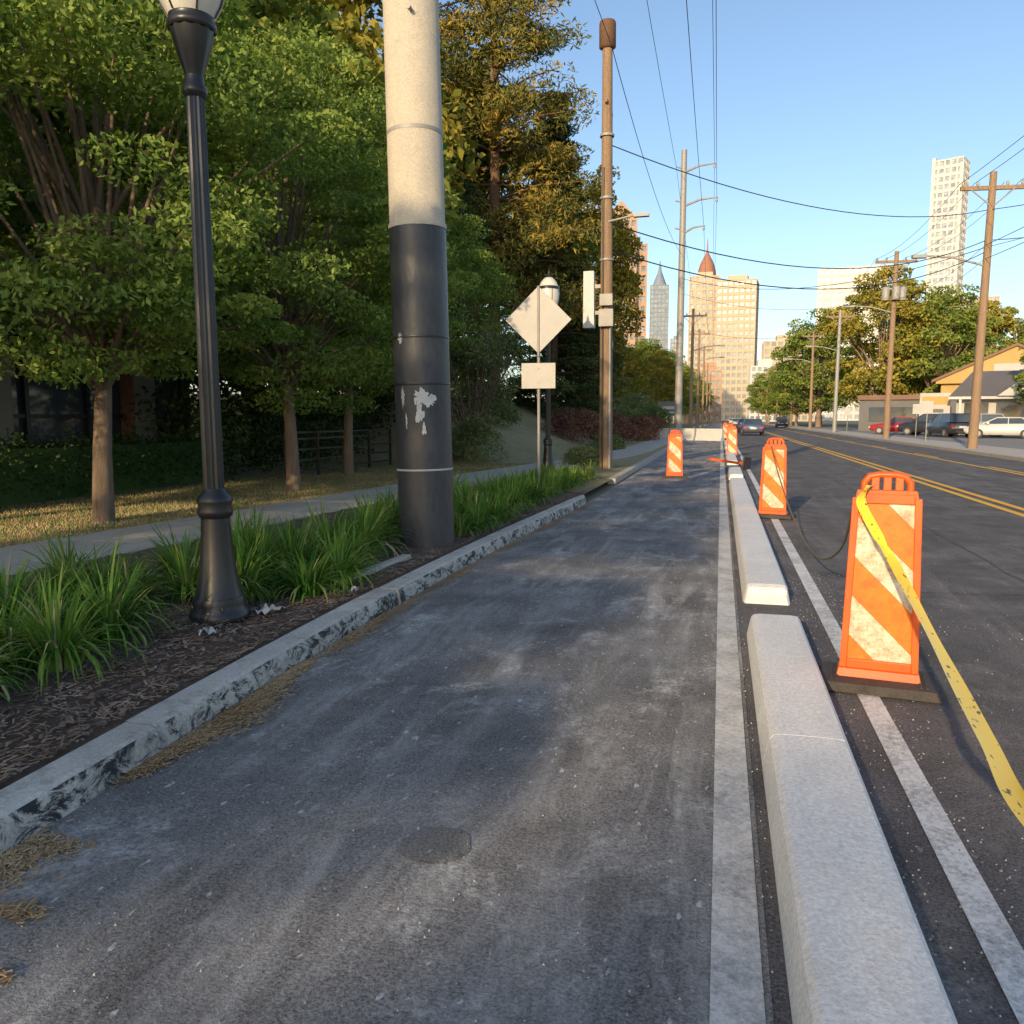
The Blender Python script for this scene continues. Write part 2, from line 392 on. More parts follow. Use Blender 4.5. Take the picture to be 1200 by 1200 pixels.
mb=MB(); V=[];F=[]
for i in range(5200):
    if random.random()<.45: y=1.3+14*random.random()**1.5; x=random.choice([.17,.62,.9,kx(y)+.1])+random.gauss(0,.07)
    else: y=1.3+12*random.random()**1.5; x=random.uniform(kx(y)+.05,2.2)
    if .2<x<.6: continue
    s=random.uniform(.0015,.0055); a=random.uniform(0,6.28); o=len(V)
    for q in range(3): V.append((x+s*math.cos(a+q*2.1),y+s*math.sin(a+q*2.1),.008))
    V.append((x,y,.008+s*1.3)); F+=[(o,o+1,o+3),(o+1,o+2,o+3),(o+2,o,o+3)]
mb.add(V,F,'pebble'); mb.obj('gravel')

def clumps(name,cs):
    mb=MB(); VV={'blade':([],[]),'bladed':([],[])}
    for cx,cy,s in cs:
        nb=int(150*s); tall=random.uniform(.8,1.15)
        for i in range(nb):
            V,F=VV['bladed' if random.random()<.07 else 'blade']
            a=random.uniform(0,2*math.pi); r0=random.uniform(0,.10)*s; L=random.uniform(.30,.56)*s*tall; lean=random.uniform(.2,1.75); w=random.uniform(.006,.0115)
            bx,by=cx+r0*math.cos(a),cy+r0*math.sin(a); ang=R(90)-lean*.3; x=0;z=0; pa=a+random.uniform(-.5,.5); o=len(V); seg=5
            for k in range(seg+1):
                ww=w*(1-(k/seg)**3*.9); px,py=-math.sin(pa)*ww,math.cos(pa)*ww
                X,Y,Z=bx+x*math.cos(pa),by+x*math.sin(pa),.13+z
                V.append((X-px,Y-py,Z)); V.append((X+px,Y+py,Z))
                x+=math.cos(ang)*L/seg; z+=math.sin(ang)*L/seg; ang-=lean*.40
            for k in range(seg): F.append((o+2*k,o+2*k+1,o+2*k+3,o+2*k+2))
    for k,(V,F) in VV.items(): mb.add(V,F,k,True)
    return mb.obj(name)
cs=[]
y=2.0
while y<7.4:
    for xo in np.arange(-3.55,-5.0 if y<5 else -4.7,-.42):
        if abs(xo+3.3)<.3 and abs(y-4.8)<.3: continue
        cs.append((xo+random.uniform(-.1,.1),y+random.uniform(-.12,.12),random.uniform(.8,1.2)))
    y+=.42
for x,y in ((-3.05,5.55),(-3.1,6.2),(-3.25,6.75),(-3.4,7.3),(-2.98,5.95),(-3.6,7.9),(-3.8,8.4),(-3.55,5.3),(-3.75,5.9),(-3.8,6.6)): cs.append((x,y,random.uniform(.95,1.25)))
y=9.0
while y<13.2:
    for xo in (-2.95,-3.35,-3.75,-4.1): cs.append((xo+random.uniform(-.1,.1),y+random.uniform(-.1,.1),random.uniform(.85,1.1)))
    y+=.42
y=13.2
while y<18.5:
    for xo in (-2.95,-3.35,-3.75): cs.append((xo+random.uniform(-.1,.1),y,random.uniform(.7,.95)))
    y+=.5
clumps('liriope_grass',cs)
def tufts(name,n,xf,yr,k,h):
    mb=MB(); V=[];F=[]
    for i in range(n):
        y=random.uniform(*yr); x=xf(y); z=bank(x,y) if y>24 else .118
        a=random.uniform(0,6.28); l=random.uniform(.4,1)*h; w=.006; o=len(V)
        V+=[(x-w,y,z),(x+w,y,z),(x+math.cos(a)*l*.5,y+math.sin(a)*l*.5,z+l)]; F.append((o,o+1,o+2))
    mb.add(V,F,k); return mb.obj(name)
tufts('lawn_grass',14000,lambda y:sx(y)-.8-random.random()**1.5*4,(5,24),'straw',.05)
tufts('lawn_grass',14000,lambda y:sx(y)-.8-random.random()**1.3*4,(5,24),'shrub',.06)

# ------------------------------------------------------------ trees
def leafgeo(c,size,asp=.5,up=.8):
    n=len(c); nr=np.random.normal(size=(n,3)); nr[:,2]+=up; nr/=np.linalg.norm(nr,axis=1)[:,None]
    rd=np.random.normal(size=(n,3)); u=np.cross(nr,rd); u/=np.linalg.norm(u,axis=1)[:,None]; v=np.cross(nr,u)
    s=(size*np.random.uniform(.6,1.25,n))[:,None]
    q=np.stack([c-u*s*.5,c+v*s*asp*.5+u*s*.08,c+u*s*.5,c-v*s*asp*.5+u*s*.08],1).reshape(-1,3)
    return q
def addleaves(mb,q,k):
    o=len(mb.v); n=len(q)//4; mb.v.extend(map(tuple,q.tolist()))
    idx=(np.arange(n*4).reshape(-1,4)+o).tolist(); mb.f.extend(idx); i=mb.mi(k); mb.m.extend([i]*n); mb.sm.extend([False]*n)
def clump_pts(c,r,n,flat):
    d=np.random.normal(size=(n,3)); d/=np.linalg.norm(d,axis=1)[:,None]; rr=np.random.uniform(.25,1,n)**.6
    p=d*rr[:,None]*r; p[:,2]*=flat; p[:,2]-=.2*r*(rr**2); return p+np.array(c)
def broadleaf(name,H,Rr,base,tr,M_,n_,size,k,kb='bark',seed=1,flat=.45,cr=(.5,.95),lean=.15,fork=None):
    random.seed(seed); np.random.seed(seed); mb=MB()
    fork=fork or base*1.0
    tp=[(0,0,-.1),(lean*.2,.02,fork*.5),(lean*.6,.05,fork),(lean,.1,H*.6),(lean*1.2,.05,H*.88)]
    mb.tube(tp,[tr*1.25,tr,tr*.85,tr*.4,tr*.12],9,kb)
    cz=(H+base)/2; hz=(H-base)/2; cl=[]
    for i in range(M_):
        d=np.random.normal(size=3); d/=np.linalg.norm(d); t=np.random.uniform(.2,1)**.4
        zz=d[2]; sh=1.0 if zz<0 else (1-.35*zz)
        c=np.array([d[0]*Rr*sh*t,d[1]*Rr*sh*t,cz+zz*hz*t]); c[:2]*=np.random.uniform(.85,1.15)
        cl.append(c)
    for i,c in enumerate(cl):
        addleaves(mb,leafgeo(clump_pts(c,random.uniform(*cr)*1.0,n_,flat),size),k)
        if i%3==0:
            z0=fork*.9+random.random()*(c[2]-fork)*.5 if c[2]>fork else fork*.9
            z0=max(fork*.85,z0); a=Vector((lean*.6,.05,z0)); e=Vector(c); mid=a.lerp(e,.5)+Vector((0,0,.25*Rr*.3))
            mb.tube([a,mid,e],[tr*.42,tr*.22,tr*.06],5,kb,cap=False)
    return mb.mesh(name)
def conifer(name,H,Rr,base,tr,levels,per,n_,size,k,seed,gap=.25,droop=-.1,top=.12,asp=.22,cr=.9):
    random.seed(seed); np.random.seed(seed); mb=MB()
    mb.tube([(0,0,-.1),(.1,0,H*.4),(.05,.1,H*.8),(0,0,H)],[tr,tr*.75,tr*.35,.03],9,'barkd')
    for l in range(levels):
        f=l/(levels-1); z=base+(H-base)*f; rad=Rr*((1-f)**.75*(1-top)+top)*random.uniform(.75,1.1)
        for j in range(per):
            if random.random()<gap: continue
            a=random.uniform(0,6.28); r=rad*random.uniform(.7,1.1); e=Vector((math.cos(a)*r,math.sin(a)*r,z+droop*r+random.uniform(-.4,.4)))
            st=Vector((0,0,z)); mb.tube([st,st.lerp(e,.5)+Vector((0,0,.06*r)),e],[tr*.22,tr*.13,.02],4,'barkd',cap=False)
            for t in (.45,.7,.95):
                c=st.lerp(e,t); rr=cr*(.55+.5*(1-f))*random.uniform(.7,1.1)
                addleaves(mb,leafgeo(clump_pts(c,rr,n_,.4),size,asp,.4),k)
    return mb.mesh(name)
meA=broadleaf('street_elm_a',8.2,3.0,1.7,.12,175,430,.098,'leaf',seed=3,fork=1.9,flat=.36,cr=(.4,.85))
meB=broadleaf('street_elm_b',8.6,2.8,1.7,.115,170,430,.098,'leaf',seed=11,lean=-.1,fork=2.1,flat=.36,cr=(.4,.85))
meF=broadleaf('far_tree_a',12,4.6,1.6,.25,110,200,.32,'leaf2',seed=21,cr=(.8,1.4),flat=.5)
meG=broadleaf('far_tree_b',12,4.2,1.8,.25,110,200,.32,'leafg',seed=22,cr=(.8,1.4),flat=.5)
meC=broadleaf('column_tree',20,2.9,2.5,.25,130,170,.34,'leafg',seed=23,cr=(.8,1.3),flat=.6)
meP=conifer('tall_pine',30,6.4,6,.38,30,8,120,.36,'needle',5,.10,.08,.34,.22,1.45)
meD=conifer('dark_conifer',19,4.6,.8,.3,24,9,110,.34,'needled',6,.1,-.12,.1,.25,1.1)
def tree(me,x,y,s=1,rz=0,name='deciduous_tree',z=.1): return place(me,name,(x,y,z),(0,0,rz),0,s)
tree(meA,-8.0,9.1,1,0,'unseen_shade_tree'); tree(meB,-7.85,13.9,1.0,1,'unseen_shade_tree'); tree(meA,-10.4,4.9,1.05,2.2,'unseen_shade_tree')
tree(meB,-9.0,18.6,1.0,4,'unseen_shade_tree'); tree(meA,-10,27.5,1.1,5,'unseen_shade_tree')
for x,y,s,r,me in ((-15,9,1.2,0,meF),(-15.5,16,1.25,1,meF),(-13.2,21.5,1.15,2,meF),(-15,28,1.35,3,meG),(-20,12,1.5,3,meF),(-20,22,1.7,1.7,meG),(-20,34,1.9,.6,meG),(-18.5,47,2.0,2.6,meF)):
    tree(me,x,y,s,r)
tree(meP,-11.9,42.5,1,0,'pine_tree',1); tree(meD,-9.9,48.5,1,1,'conifer_tree',1); tree(meD,-12.5,36,.72,2.5,'conifer_tree',1)
tree(meC,-9.0,61,1,2); tree(meD,-10.2,55,.9,.4,'conifer_tree')
def shrub(name,loc,r,h,k,n=9000,size=.09,lump=26,seed=1):
    random.seed(seed); np.random.seed(seed); mb=MB()
    for i in range(lump):
        d=np.random.normal(size=3); d/=np.linalg.norm(d); d[2]=abs(d[2]); c=np.array([d[0]*r*.72,d[1]*r*.72,h*(.15+.6*d[2])])
        addleaves(mb,leafgeo(clump_pts(c,r*.42,n//lump,.8),size,.55,.5),k)
    for i in range(7):
        a=i*.9; mb.tube([(0,0,-.05),(math.cos(a)*r*.3,math.sin(a)*r*.3,h*.4),(math.cos(a)*r*.6,math.sin(a)*r*.6,h*.75)],[.03,.02,.008],4,'bark',cap=False)
    return mb.obj(name,loc)
shrub('burgundy_shrub',(-7.0,39.2,bank(-7,39)),1.5,2.1,'burg',9000,.1,24,1)
shrub('burgundy_shrub',(-5.6,44.5,.12),1.3,1.8,'burg',7000,.1,24,2)
shrub('burgundy_shrub',(-5.0,51,.12),1.3,1.8,'burg',6000,.12,24,3)
shrub('burgundy_shrub',(-4.7,58,.12),1.4,1.8,'burg',6000,.12,24,4)
shrub('green_shrub',(-7.6,24.6,.12),1.05,1.5,'shrub',9000,.07,26,5)
shrub('green_shrub',(-9.2,33,1.0),1.2,1.6,'shrub',6000,.09,26,6)
shrub('green_shrub',(-4.9,36,.12),.8,.8,'shrub',5000,.08,26,7)
shrub('green_shrub',(-3.9,24,.12),.7,.6,'shrub',5000,.06,26,8)
shrub('green_shrub',(-5.5,66,.12),1.9,3.0,'shrub',6000,.16,26,9); shrub('green_shrub',(-7.5,73,.12),2.6,4.2,'shrub',7000,.2,30,10)
random.seed(4); np.random.seed(4); mb=MB()
for i in range(44):
    a=random.uniform(0,6.28); l=random.uniform(.8,2.6); h=random.uniform(2.2,5.2)
    p1=Vector((math.cos(a)*l*.3,math.sin(a)*l*.3,h*.45)); p2=Vector((math.cos(a)*l,math.sin(a)*l,h))
    mb.tube([(0,0,0),p1,p2],[.04,.02,.006],4,'bark',cap=False)
    for j in range(5):
        b=p1.lerp(p2,random.random()); e=b+Vector((random.gauss(0,.35),random.gauss(0,.35),random.uniform(.2,.6))); mb.tube([b,e],[.012,.004],3,'bark',cap=False)
    addleaves(mb,leafgeo(clump_pts(p2*random.uniform(.6,.95),random.uniform(.4,.8),200,.6),.1,.5),'shrub')
mb.obj('ornamental_shrub_tree',(-7.9,25.6,.12))
random.seed(9); np.random.seed(9); mb=MB()
for y in np.arange(3,15.5,.45):
    for xx in (-11.6,-11.1):
        addleaves(mb,leafgeo(clump_pts((xx,y,.7+random.uniform(-.1,.15)),.62,420,1.0),.09,.55),'hedge')
mb.box(-11.9,-10.9,2.8,15.4,.1,1.0,'hedge'); mb.obj('hedge')
mb=MB()
for y in np.arange(16,36,.8):
    for xx in (-11.2,-12.2): addleaves(mb,leafgeo(clump_pts((xx-(y-16)*.08,y,1.2+bank(xx,y)+random.uniform(-.3,.5)),1.1,350,1.2),.16,.55),'hedge')
mb.obj('understorey_hedge')
# unseen trees added behind the viewpoint to cast shade over the lane
for x,y,s,r,me in ((-8.6,-5,.9,1.2,meB),(-8.2,-14,1.2,.4,meB),(-5.6,-26,1.12,2,meA),(-4.6,-33,1.25,3,meA)):
    tree(me,x,y,s,r,'unseen_shade_tree')
for x,y,s,r,me in ((19.5,113,1.7,0,meG),(26,112,1.5,2,meF),(14.8,136,1.55,1,meF),(36,128,1.5,3,meG),(44,122,1.5,1,meF),(28,140,1.5,4,meF),(25.6,68.8,.95,2,meF),(50,140,1.7,2,meF),
    (-6.6,88,.72,0,meG),(-9.5,80,.75,4,meG),(-9,96,.9,2,meF),(-8,112,.9,1,meF),(-11,130,1.1,4,meG),(-9,150,1.0,4,meF),(-13,175,1.2,2,meF),(14,165,1.1,1,meF),(13.5,190,1.1,3,meF),(15,220,1.3,5,meG),(14,260,1.4,1,meF),(-10,200,1.2,1,meF),(-11,240,1.3,1,meF),(20,180,1.4,3,meF),(-10,300,1.5,3,meF),(16,310,1.5,3,meF)):
    tree(me,x,y,s,r)

# ------------------------------------------------------------ street lamps
def lampmesh():
    mb=MB()
    mb.lathe([(.20,0),(.205,.03),(.195,.06),(.175,.09),(.178,.12),(.165,.16)],24,'black')
    mb.lathe([(.165,.16),(.148,.22),(.125,.34),(.108,.48),(.10,.62),(.096,.70)],24,'black',flute=.09)
    mb.lathe([(.096,.70),(.112,.72),(.118,.75),(.105,.78),(.118,.81),(.112,.84),(.085,.87),(.07,.90)],24,'black')
    mb.lathe([(.068,.90),(.064,2),(.056,3.40)],28,'black',flute=.12,smooth=False)
    mb.lathe([(.056,3.40),(.075,3.42),(.078,3.45),(.06,3.48),(.058,3.53)],24,'black')
    mb.lathe([(.058,3.53),(.072,3.58),(.098,3.66),(.122,3.74),(.138,3.80)],24,'black',flute=.08)
    mb.lathe([(.138,3.80),(.15,3.81),(.152,3.84),(.135,3.86),(.14,3.88)],24,'black')
    mb.lathe([(.14,3.88),(.18,3.95),(.22,4.07),(.25,4.22),(.262,4.36),(.25,4.46)],28,'globe')
    mb.lathe([(.262,4.46),(.266,4.49),(.235,4.53)],28,'black')
    mb.lathe([(.233,4.53),(.20,4.62),(.14,4.70),(.09,4.74)],28,'globe')
    mb.lathe([(.09,4.74),(.06,4.78),(.03,4.83),(.035,4.87),(.012,4.91),(.004,4.98)],16,'black')
    for i in range(6):
        a=i*math.pi/3; c,s=math.cos(a),math.sin(a); mb.tube([(q*c,q*s,z) for q,z in ((.145,3.88),(.186,3.95),(.226,4.07),(.256,4.22),(.268,4.36),(.256,4.46))],.006,5,'black')
    for i in range(4):
        a=i*math.pi/2+.4; mb.lathe([(.016,0),(.016,.03),(.008,.04)],8,'black',(.17*math.cos(a),.17*math.sin(a),.08))
    return mb.mesh('street_lamp')
ml=lampmesh()
place(ml,'street_lamp',(-3.30,4.79,.13),(R(.2),R(-.25),.3)); place(ml,'street_lamp',(-4.13,19.7,.13))
place(ml,'street_lamp',(-4.6,33.5,.13))

# ------------------------------------------------------------ big steel pole
mb=MB()
mb.lathe([(.295,0),(.295,3.32)],48,'blackpaint'); mb.lathe([(.302,3.32),(.302,3.37),(.288,3.375),(.262,12)],48,'pole_conc')
for z in (.83,): mb.lathe([(.300,z),(.303,z+.01),(.300,z+.02)],48,'signback')
for z in (1.72,2.2): mb.lathe([(.298,z),(.302,z+.012),(.298,z+.024)],48,'black')
mb.lathe([(.288,4.25),(.2895,4.27),(.287,4.29)],48,'grey')
random.seed(3)
def decal(a0,z0,w,h,k,seed):
    random.seed(seed); n=26; V=[]
    for i in range(n):
        t=2*math.pi*i/n; r=random.uniform(.5,1.12); V.append((a0+w*r*math.cos(t),z0+h*r*math.sin(t)))
    c=[(.2995*math.cos(a0),.2995*math.sin(a0),z0)]
    mb.add(c+[(.2995*math.cos(a),.2995*math.sin(a),z) for a,z in V],[(0,i+1,(i+1)%n+1) for i in range(n)],k)
f=math.atan2(-8.1,3.0)
decal(f-.05,1.60,.28,.10,'paper',1); decal(f+.18,1.56,.34,.07,'paper',5); decal(f-.12,1.42,.16,.12,'paper',2); decal(f-.25,1.56,.06,.05,'paper',3); decal(f+.02,1.27,.09,.07,'paper',4); decal(f-.75,1.6,.10,.12,'signback',8); decal(f-.8,2.2,.14,.06,'signback',9); decal(f-.62,1.35,.04,.1,'paper',12)
mb.tube([(.1,-.28,5.35),(.1,-.34,5.35)],.02,8,'grey')
o=mb.obj('steel_utility_pole',(-3.05,8.2,.12),(0,R(-1.1),0))
mb=MB(); mb.box(-.05,.05,-.8,.8,0,.05,'walk',.01,.02); mb.obj('broken_edging',(-2.98,6.55,.13),(0,0,R(-3)),.006)
def litter(name,x,y,s,k,seed):
    random.seed(seed); mb=MB(); n=6; vs=[(random.gauss(i-n/2,.2)*s/n,random.gauss(j-n/2,.2)*s/n,.02+random.random()*.05) for i in range(n) for j in range(n)]
    mb.add(vs,[(i*n+j,i*n+j+1,(i+1)*n+j+1,(i+1)*n+j) for i in range(n-1) for j in range(n-1)],k,True); mb.obj(name,(x,y,.13))
litter('paper_litter',-3.0,4.98,.2,'white_metal',1); litter('paper_litter',-3.08,4.35,.1,'white_metal',2); litter('paper_litter',-2.72,5.7,.07,'white_metal',3)

# ------------------------------------------------------------ signs
mb=MB(); mb.tube([(0,0,0),(0,0,3.7)],.028,8,'grey')
s=.60; mb.prism([(0,3.15-s),(s,3.15),(0,3.15+s),(-s,3.15)],-.052,-.046,'signback'); mb.box(-.02,.02,-.046,-.028,2.7,3.6,'grey')
mb.box(-.31,.31,-.052,-.046,1.92,2.38,'signback')
mb.tube([(0,-.06,2.5),(0,-.06,3.75)],.022,6,'grey')
for z in (2.02,2.28,2.8,3.5): mb.lathe([(.014,0),(.014,.006)],8,'grey',(0,-.06,z))
mb.obj('traffic_sign',(-3.25,14.7,.12),(0,R(-.3),R(8)),.004)

# ------------------------------------------------------------ barricades
def barricademesh():
    mb=MB(); prev=[(-.20,.06),(.20,.06),(.19,.10),(.165,1.02),(.15,1.10),(-.15,1.10),(-.165,1.02),(-.19,.10)]
    mb.prism(prev,-.012,.03,'orange')
    def bar(x0,z0,x1,z1,w,y0=-.04,y1=-.0121):
        d=Vector((x1-x0,z1-z0)).normalized(); p=Vector((-d.y,d.x))*w/2
        mb.prism([(x0-p.x,z0-p.y),(x1-p.x,z1-p.y),(x1+p.x,z1+p.y),(x0+p.x,z0+p.y)],y0,y1,'orange')
    bar(-.183,.10,-.155,1.06,.036); bar(.183,.10,.155,1.06,.036); bar(-.164,.125,.164,.125,.05,-.038); bar(-.137,1.055,.137,1.055,.05,-.038)
    mb.add([(-.165,-.0165,.15),(.165,-.0165,.15),(.14,-.0165,1.03),(-.14,-.0165,1.03)],[(0,1,2,3)],'stripe')
    pts=[(-.115,.01,1.09),(-.115,.01,1.14),(-.09,.01,1.175),(-.04,.01,1.185),(.04,.01,1.185),(.09,.01,1.175),(.115,.01,1.14),(.115,.01,1.09)]
    mb.tube(pts,.02,8,'orange')
    for x in (-.06,0,.06): mb.box(x-.02,x+.02,-.004,.022,1.1,1.175,'orange')
    mb.box(-.215,.215,-.07,.08,.055,.10,'orange',.01,.02)
    mb.box(-.31,.31,-.21,.21,.006,.055,'rubber',.015,.015)
    for x in (-.24,-.21,.21,.24): mb.box(x-.008,x+.008,-.15,.15,.055,.062,'rubber')
    return mb.mesh('traffic_barricade')
mbar=barricademesh()
for x,y,rz in ((.89,4.78,-8),(.80,12.8,-16),(-1.1,20.8,5),(.45,33,-6),(.5,45,4),(.3,58,4),(.95,-1.3,0)):
    place(mbar,'traffic_barricade',(x,y,.008),(0,0,R(rz)),.006)
o=place(mbar,'fallen_barricade',(.78,24.6,.16),(R(-84),R(6),R(70)),.006)
def tape(name,pts,w,tw,k='tape'):
    mb=MB(); P=[Vector(p) for p in pts]; S=[]
    n=len(P)
    for i in range(n-1):
        p0=P[max(i-1,0)];p1=P[i];p2=P[i+1];p3=P[min(i+2,n-1)]
        for s_ in range(14):
            t=s_/14; S.append(.5*((2*p1)+(p2-p0)*t+(2*p0-5*p1+4*p2-p3)*t*t+(3*p1-p0-3*p2+p3)*t**3))
    S.append(P[-1]); vs=[];fs=[]
    for i,p in enumerate(S):
        d=(S[min(i+1,len(S)-1)]-S[max(i-1,0)]).normalized(); a=Vector((0,0,1)); q=(a-d*a.dot(d)).normalized(); r=d.cross(q)
        an=tw(i/len(S)); u=q*math.cos(an)+r*math.sin(an); b=r*math.cos(an)-q*math.sin(an)
        vs+=[p-u*w/2,p+b*w*.12,p+u*w/2]
    for i in range(len(S)-1):
        a=3*i; fs+=[(a,a+1,a+4,a+3),(a+1,a+2,a+5,a+4)]
    mb.add(vs,fs,k,True)
    if k=='rope':
        mb=MB(); mb.tube(S,.009,6,'rope')
    return mb.obj(name)
tape('caution_tape',[(.80,4.76,1.14),(.74,4.66,1.06),(.80,4.48,.90),(.858,4.29,.77),(.86,3.44,.597),(.79,2.58,.555),(.73,2.05,.57),(.72,1.2,.68),(.80,.2,.85),(.93,-1.25,1.12)],.05,lambda t:1.75+.35*math.sin(t*11)+.15*math.sin(t*41))
tape('sagging_rope',[(.74,12.75,1.08),(.80,11.9,.72),(.87,10.5,.35),(.92,9.0,.17),(.93,7.8,.22),(.88,6.3,.55),(.79,5.2,.98),(.76,4.85,1.08)],.03,lambda t:t*60,'rope')

# ------------------------------------------------------------ utility poles
def pole(name,loc,h,r,k='wood',extras=None,rot=(0,0,0)):
    mb=MB(); mb.tube([(0,0,0),(0,0,h*.5),(0,0,h)],[r,r*.85,r*.68],12,k)
    if extras: extras(mb,h,r)
    return mb.obj(name,loc,rot)
def ex1(mb,h,r):
    mb.lathe([(.15,0),(.22,.04),(.22,.62),(.20,.68),(.05,.72)],14,'rust',(0,0,h-.3))
    mb.box(-.62,-.32,-.12,.16,3.85,5.35,'white_metal',.01,.01); mb.box(-.33,-.12,-.03,.03,4.2,4.3,'grey'); mb.box(-.33,-.12,-.03,.03,4.9,5.0,'grey')
    mb.box(-.16,.22,-.34,-.19,3.85,4.3,'grey'); mb.box(-.14,.20,-.32,-.19,4.4,4.7,'grey')
    mb.tube([(.12,-.17,.0),(.12,-.16,4)],.035,6,'grey'); mb.tube([(-.07,-.17,.0),(-.07,-.15,8)],.025,6,'black')
    mb.tube([(0,-.1,6.6),(.9,-.3,6.7)],.03,6,'grey'); mb.box(.75,1.15,-.40,-.24,6.62,6.70,'grey'); mb.box(-.03,.03,-.25,.9,9.6,9.7,'wood')
    for z in (5.6,7.2,8.8): mb.lathe([(.19,0),(.195,.03),(.19,.06)],12,'grey',(0,0,z))
pole('utility_pole',(-3.06,22.4,.1),11.3,.19,'wood',ex1,(0,R(-.5),0))
def ex2(mb,h,r):
    for z,l in ((h-1.2,2.0),(h-3.4,2.2),(h-5.2,1.4)):
        mb.tube([(0,0,z-.25),(l*.5,0,z+.12),(l,0,z+.2)],[.09,.07,.04],6,'grey'); mb.lathe([(.05,0),(.09,.1),(.05,.2),(.09,.3)],8,'grey',(l,0,z-.1))
        mb.tube([(0,0,z),(-.5,0,z+.15)],.05,5,'grey')
pole('steel_transmission_pole',(-2.9,58,0),19.4,.27,'grey',ex2)
def exr(can):
    def f(mb,h,r):
        mb.box(-1.3,1.3,-.07,.07,h-.75,h-.58,'wood'); 
        for x in (-1.2,-.6,.6,1.2): mb.lathe([(.04,0),(.07,.08),(.04,.2)],8,'grey',(x,0,h-.58))
        mb.tube([(-.9,-.05,h-.7),(0,-.1,h-1.5)],.03,5,'grey'); mb.tube([(.9,-.05,h-.7),(0,-.1,h-1.5)],.03,5,'grey')
        if can:
            for x in (-.55,.5,0.0): mb.lathe([(.24,0),(.26,.05),(.26,.8),(.2,.88),(.05,.92)],12,'grey',(x,-.35 if x==0 else 0,h-3.2))
            mb.box(-.6,.6,-.2,.1,h-2.5,h-2.4,'grey')
        mb.tube([(0,0,h-4),(-1.4,0,h-3.6),(-2.6,0,h-3.5)],.05,6,'grey'); mb.box(-3.1,-2.5,-.15,.15,h-3.6,h-3.46,'grey')
    return f
rp=[(11.1,41,12.1,1,.3),(10.9,60,12.4,1,0),(11,87,12.0,0,0),(11.2,112,12.5,0,-.5),(11,140,12.5,1,.4),(11,175,12.5,0,0),(11,215,12.5,0,0),(11,260,12.5,0,0)]
for i,(x,y,h,c,l) in enumerate(rp): pole('utility_pole',(x,y,.1),h,.21,'wood' if i!=2 else 'grey',exr(c and i==1 or i==4),(0,R(.4+l),R(4)))
lp=[(-2.9,82,12),(-2.9,105,12.5),(-2.9,135,13),(-2.9,170,12.5),(-2.9,210,12.5)]
for x,y,h in lp: pole('utility_pole',(x,y,0),h,.19,'wood',exr(False),(0,0,R(180)))
mb=MB()
def wire(a,b,sag,r=.014):
    a=Vector(a);b=Vector(b); n=20; pts=[]
    for i in range(n+1):
        t=i/n; p=a.lerp(b,t); p.z-=sag*4*t*(1-t); pts.append(p)
    mb.tube(pts,r*.8,4,'wire',cap=False)
for dx,z in ((2.0,18.4),(2.2,16.2),(1.4,14.4),(-.5,18.3)):
    wire((-2.9+dx,58,z),(-2.9+dx+.5,-50,z+1.5),1.2,.016); wire((-2.9+dx,58,z),(-2.9+dx*.6,135,12.4),1.2)
wire((-3.06,22.4,11.2),(-2.9,58,12.6),.8); wire((-3.06,22.4,11.2),(-4.0,-40,11.5),.8,.012)
wire((-3.06,22.4,8.7),(11.1,41,10.6),.9,.02); wire((11.1,41,10.6),(24,30,11.5),.5,.02)
wire((-3.06,22.4,6.7),(11.1,41,9.3),1.2,.022); wire((11.1,41,9.3),(26,36,10.6),.5,.022)
wire((-3.06,22.4,6.0),(11.1,41,8.8),1.3,.022); wire((-2.9,58,11.0),(11.1,41,9.0),1.2,.02); wire((11.1,41,9.0),(26,31,13),.5)
wire((-2.9,58,10),(10.9,60,9.6),1.0); wire((-2.9,82,10),(11,87,10.5),1.0,.02)
for i in range(len(rp)-1):
    x0,y0,h0,_,_=rp[i]; x1,y1,h1,_,_=rp[i+1]
    for dx,dz in ((-1.2,-.35),(-.6,-.35),(.6,-.35),(1.2,-.35),(0,-3),(0,-3.6)): wire((x0+dx,y0,h0+dz),(x1+dx,y1,h1+dz),.5,.016)
for dx,dz in ((-1.2,-.35),(-.6,-.35),(1.2,-.35),(0,-3),(0,-3.6)): wire((11.1+dx,41,12.1+dz),(12.5+dx,5,12.8+dz),.6,.018)
for i in range(len(lp)-1):
    for dx,dz in ((-1.2,-.35),(1.2,-.35),(0,-3)): wire((lp[i][0]+dx,lp[i][1],lp[i][2]+dz),(lp[i+1][0]+dx,lp[i+1][1],lp[i+1][2]+dz),.6)
mb.obj('power_lines')

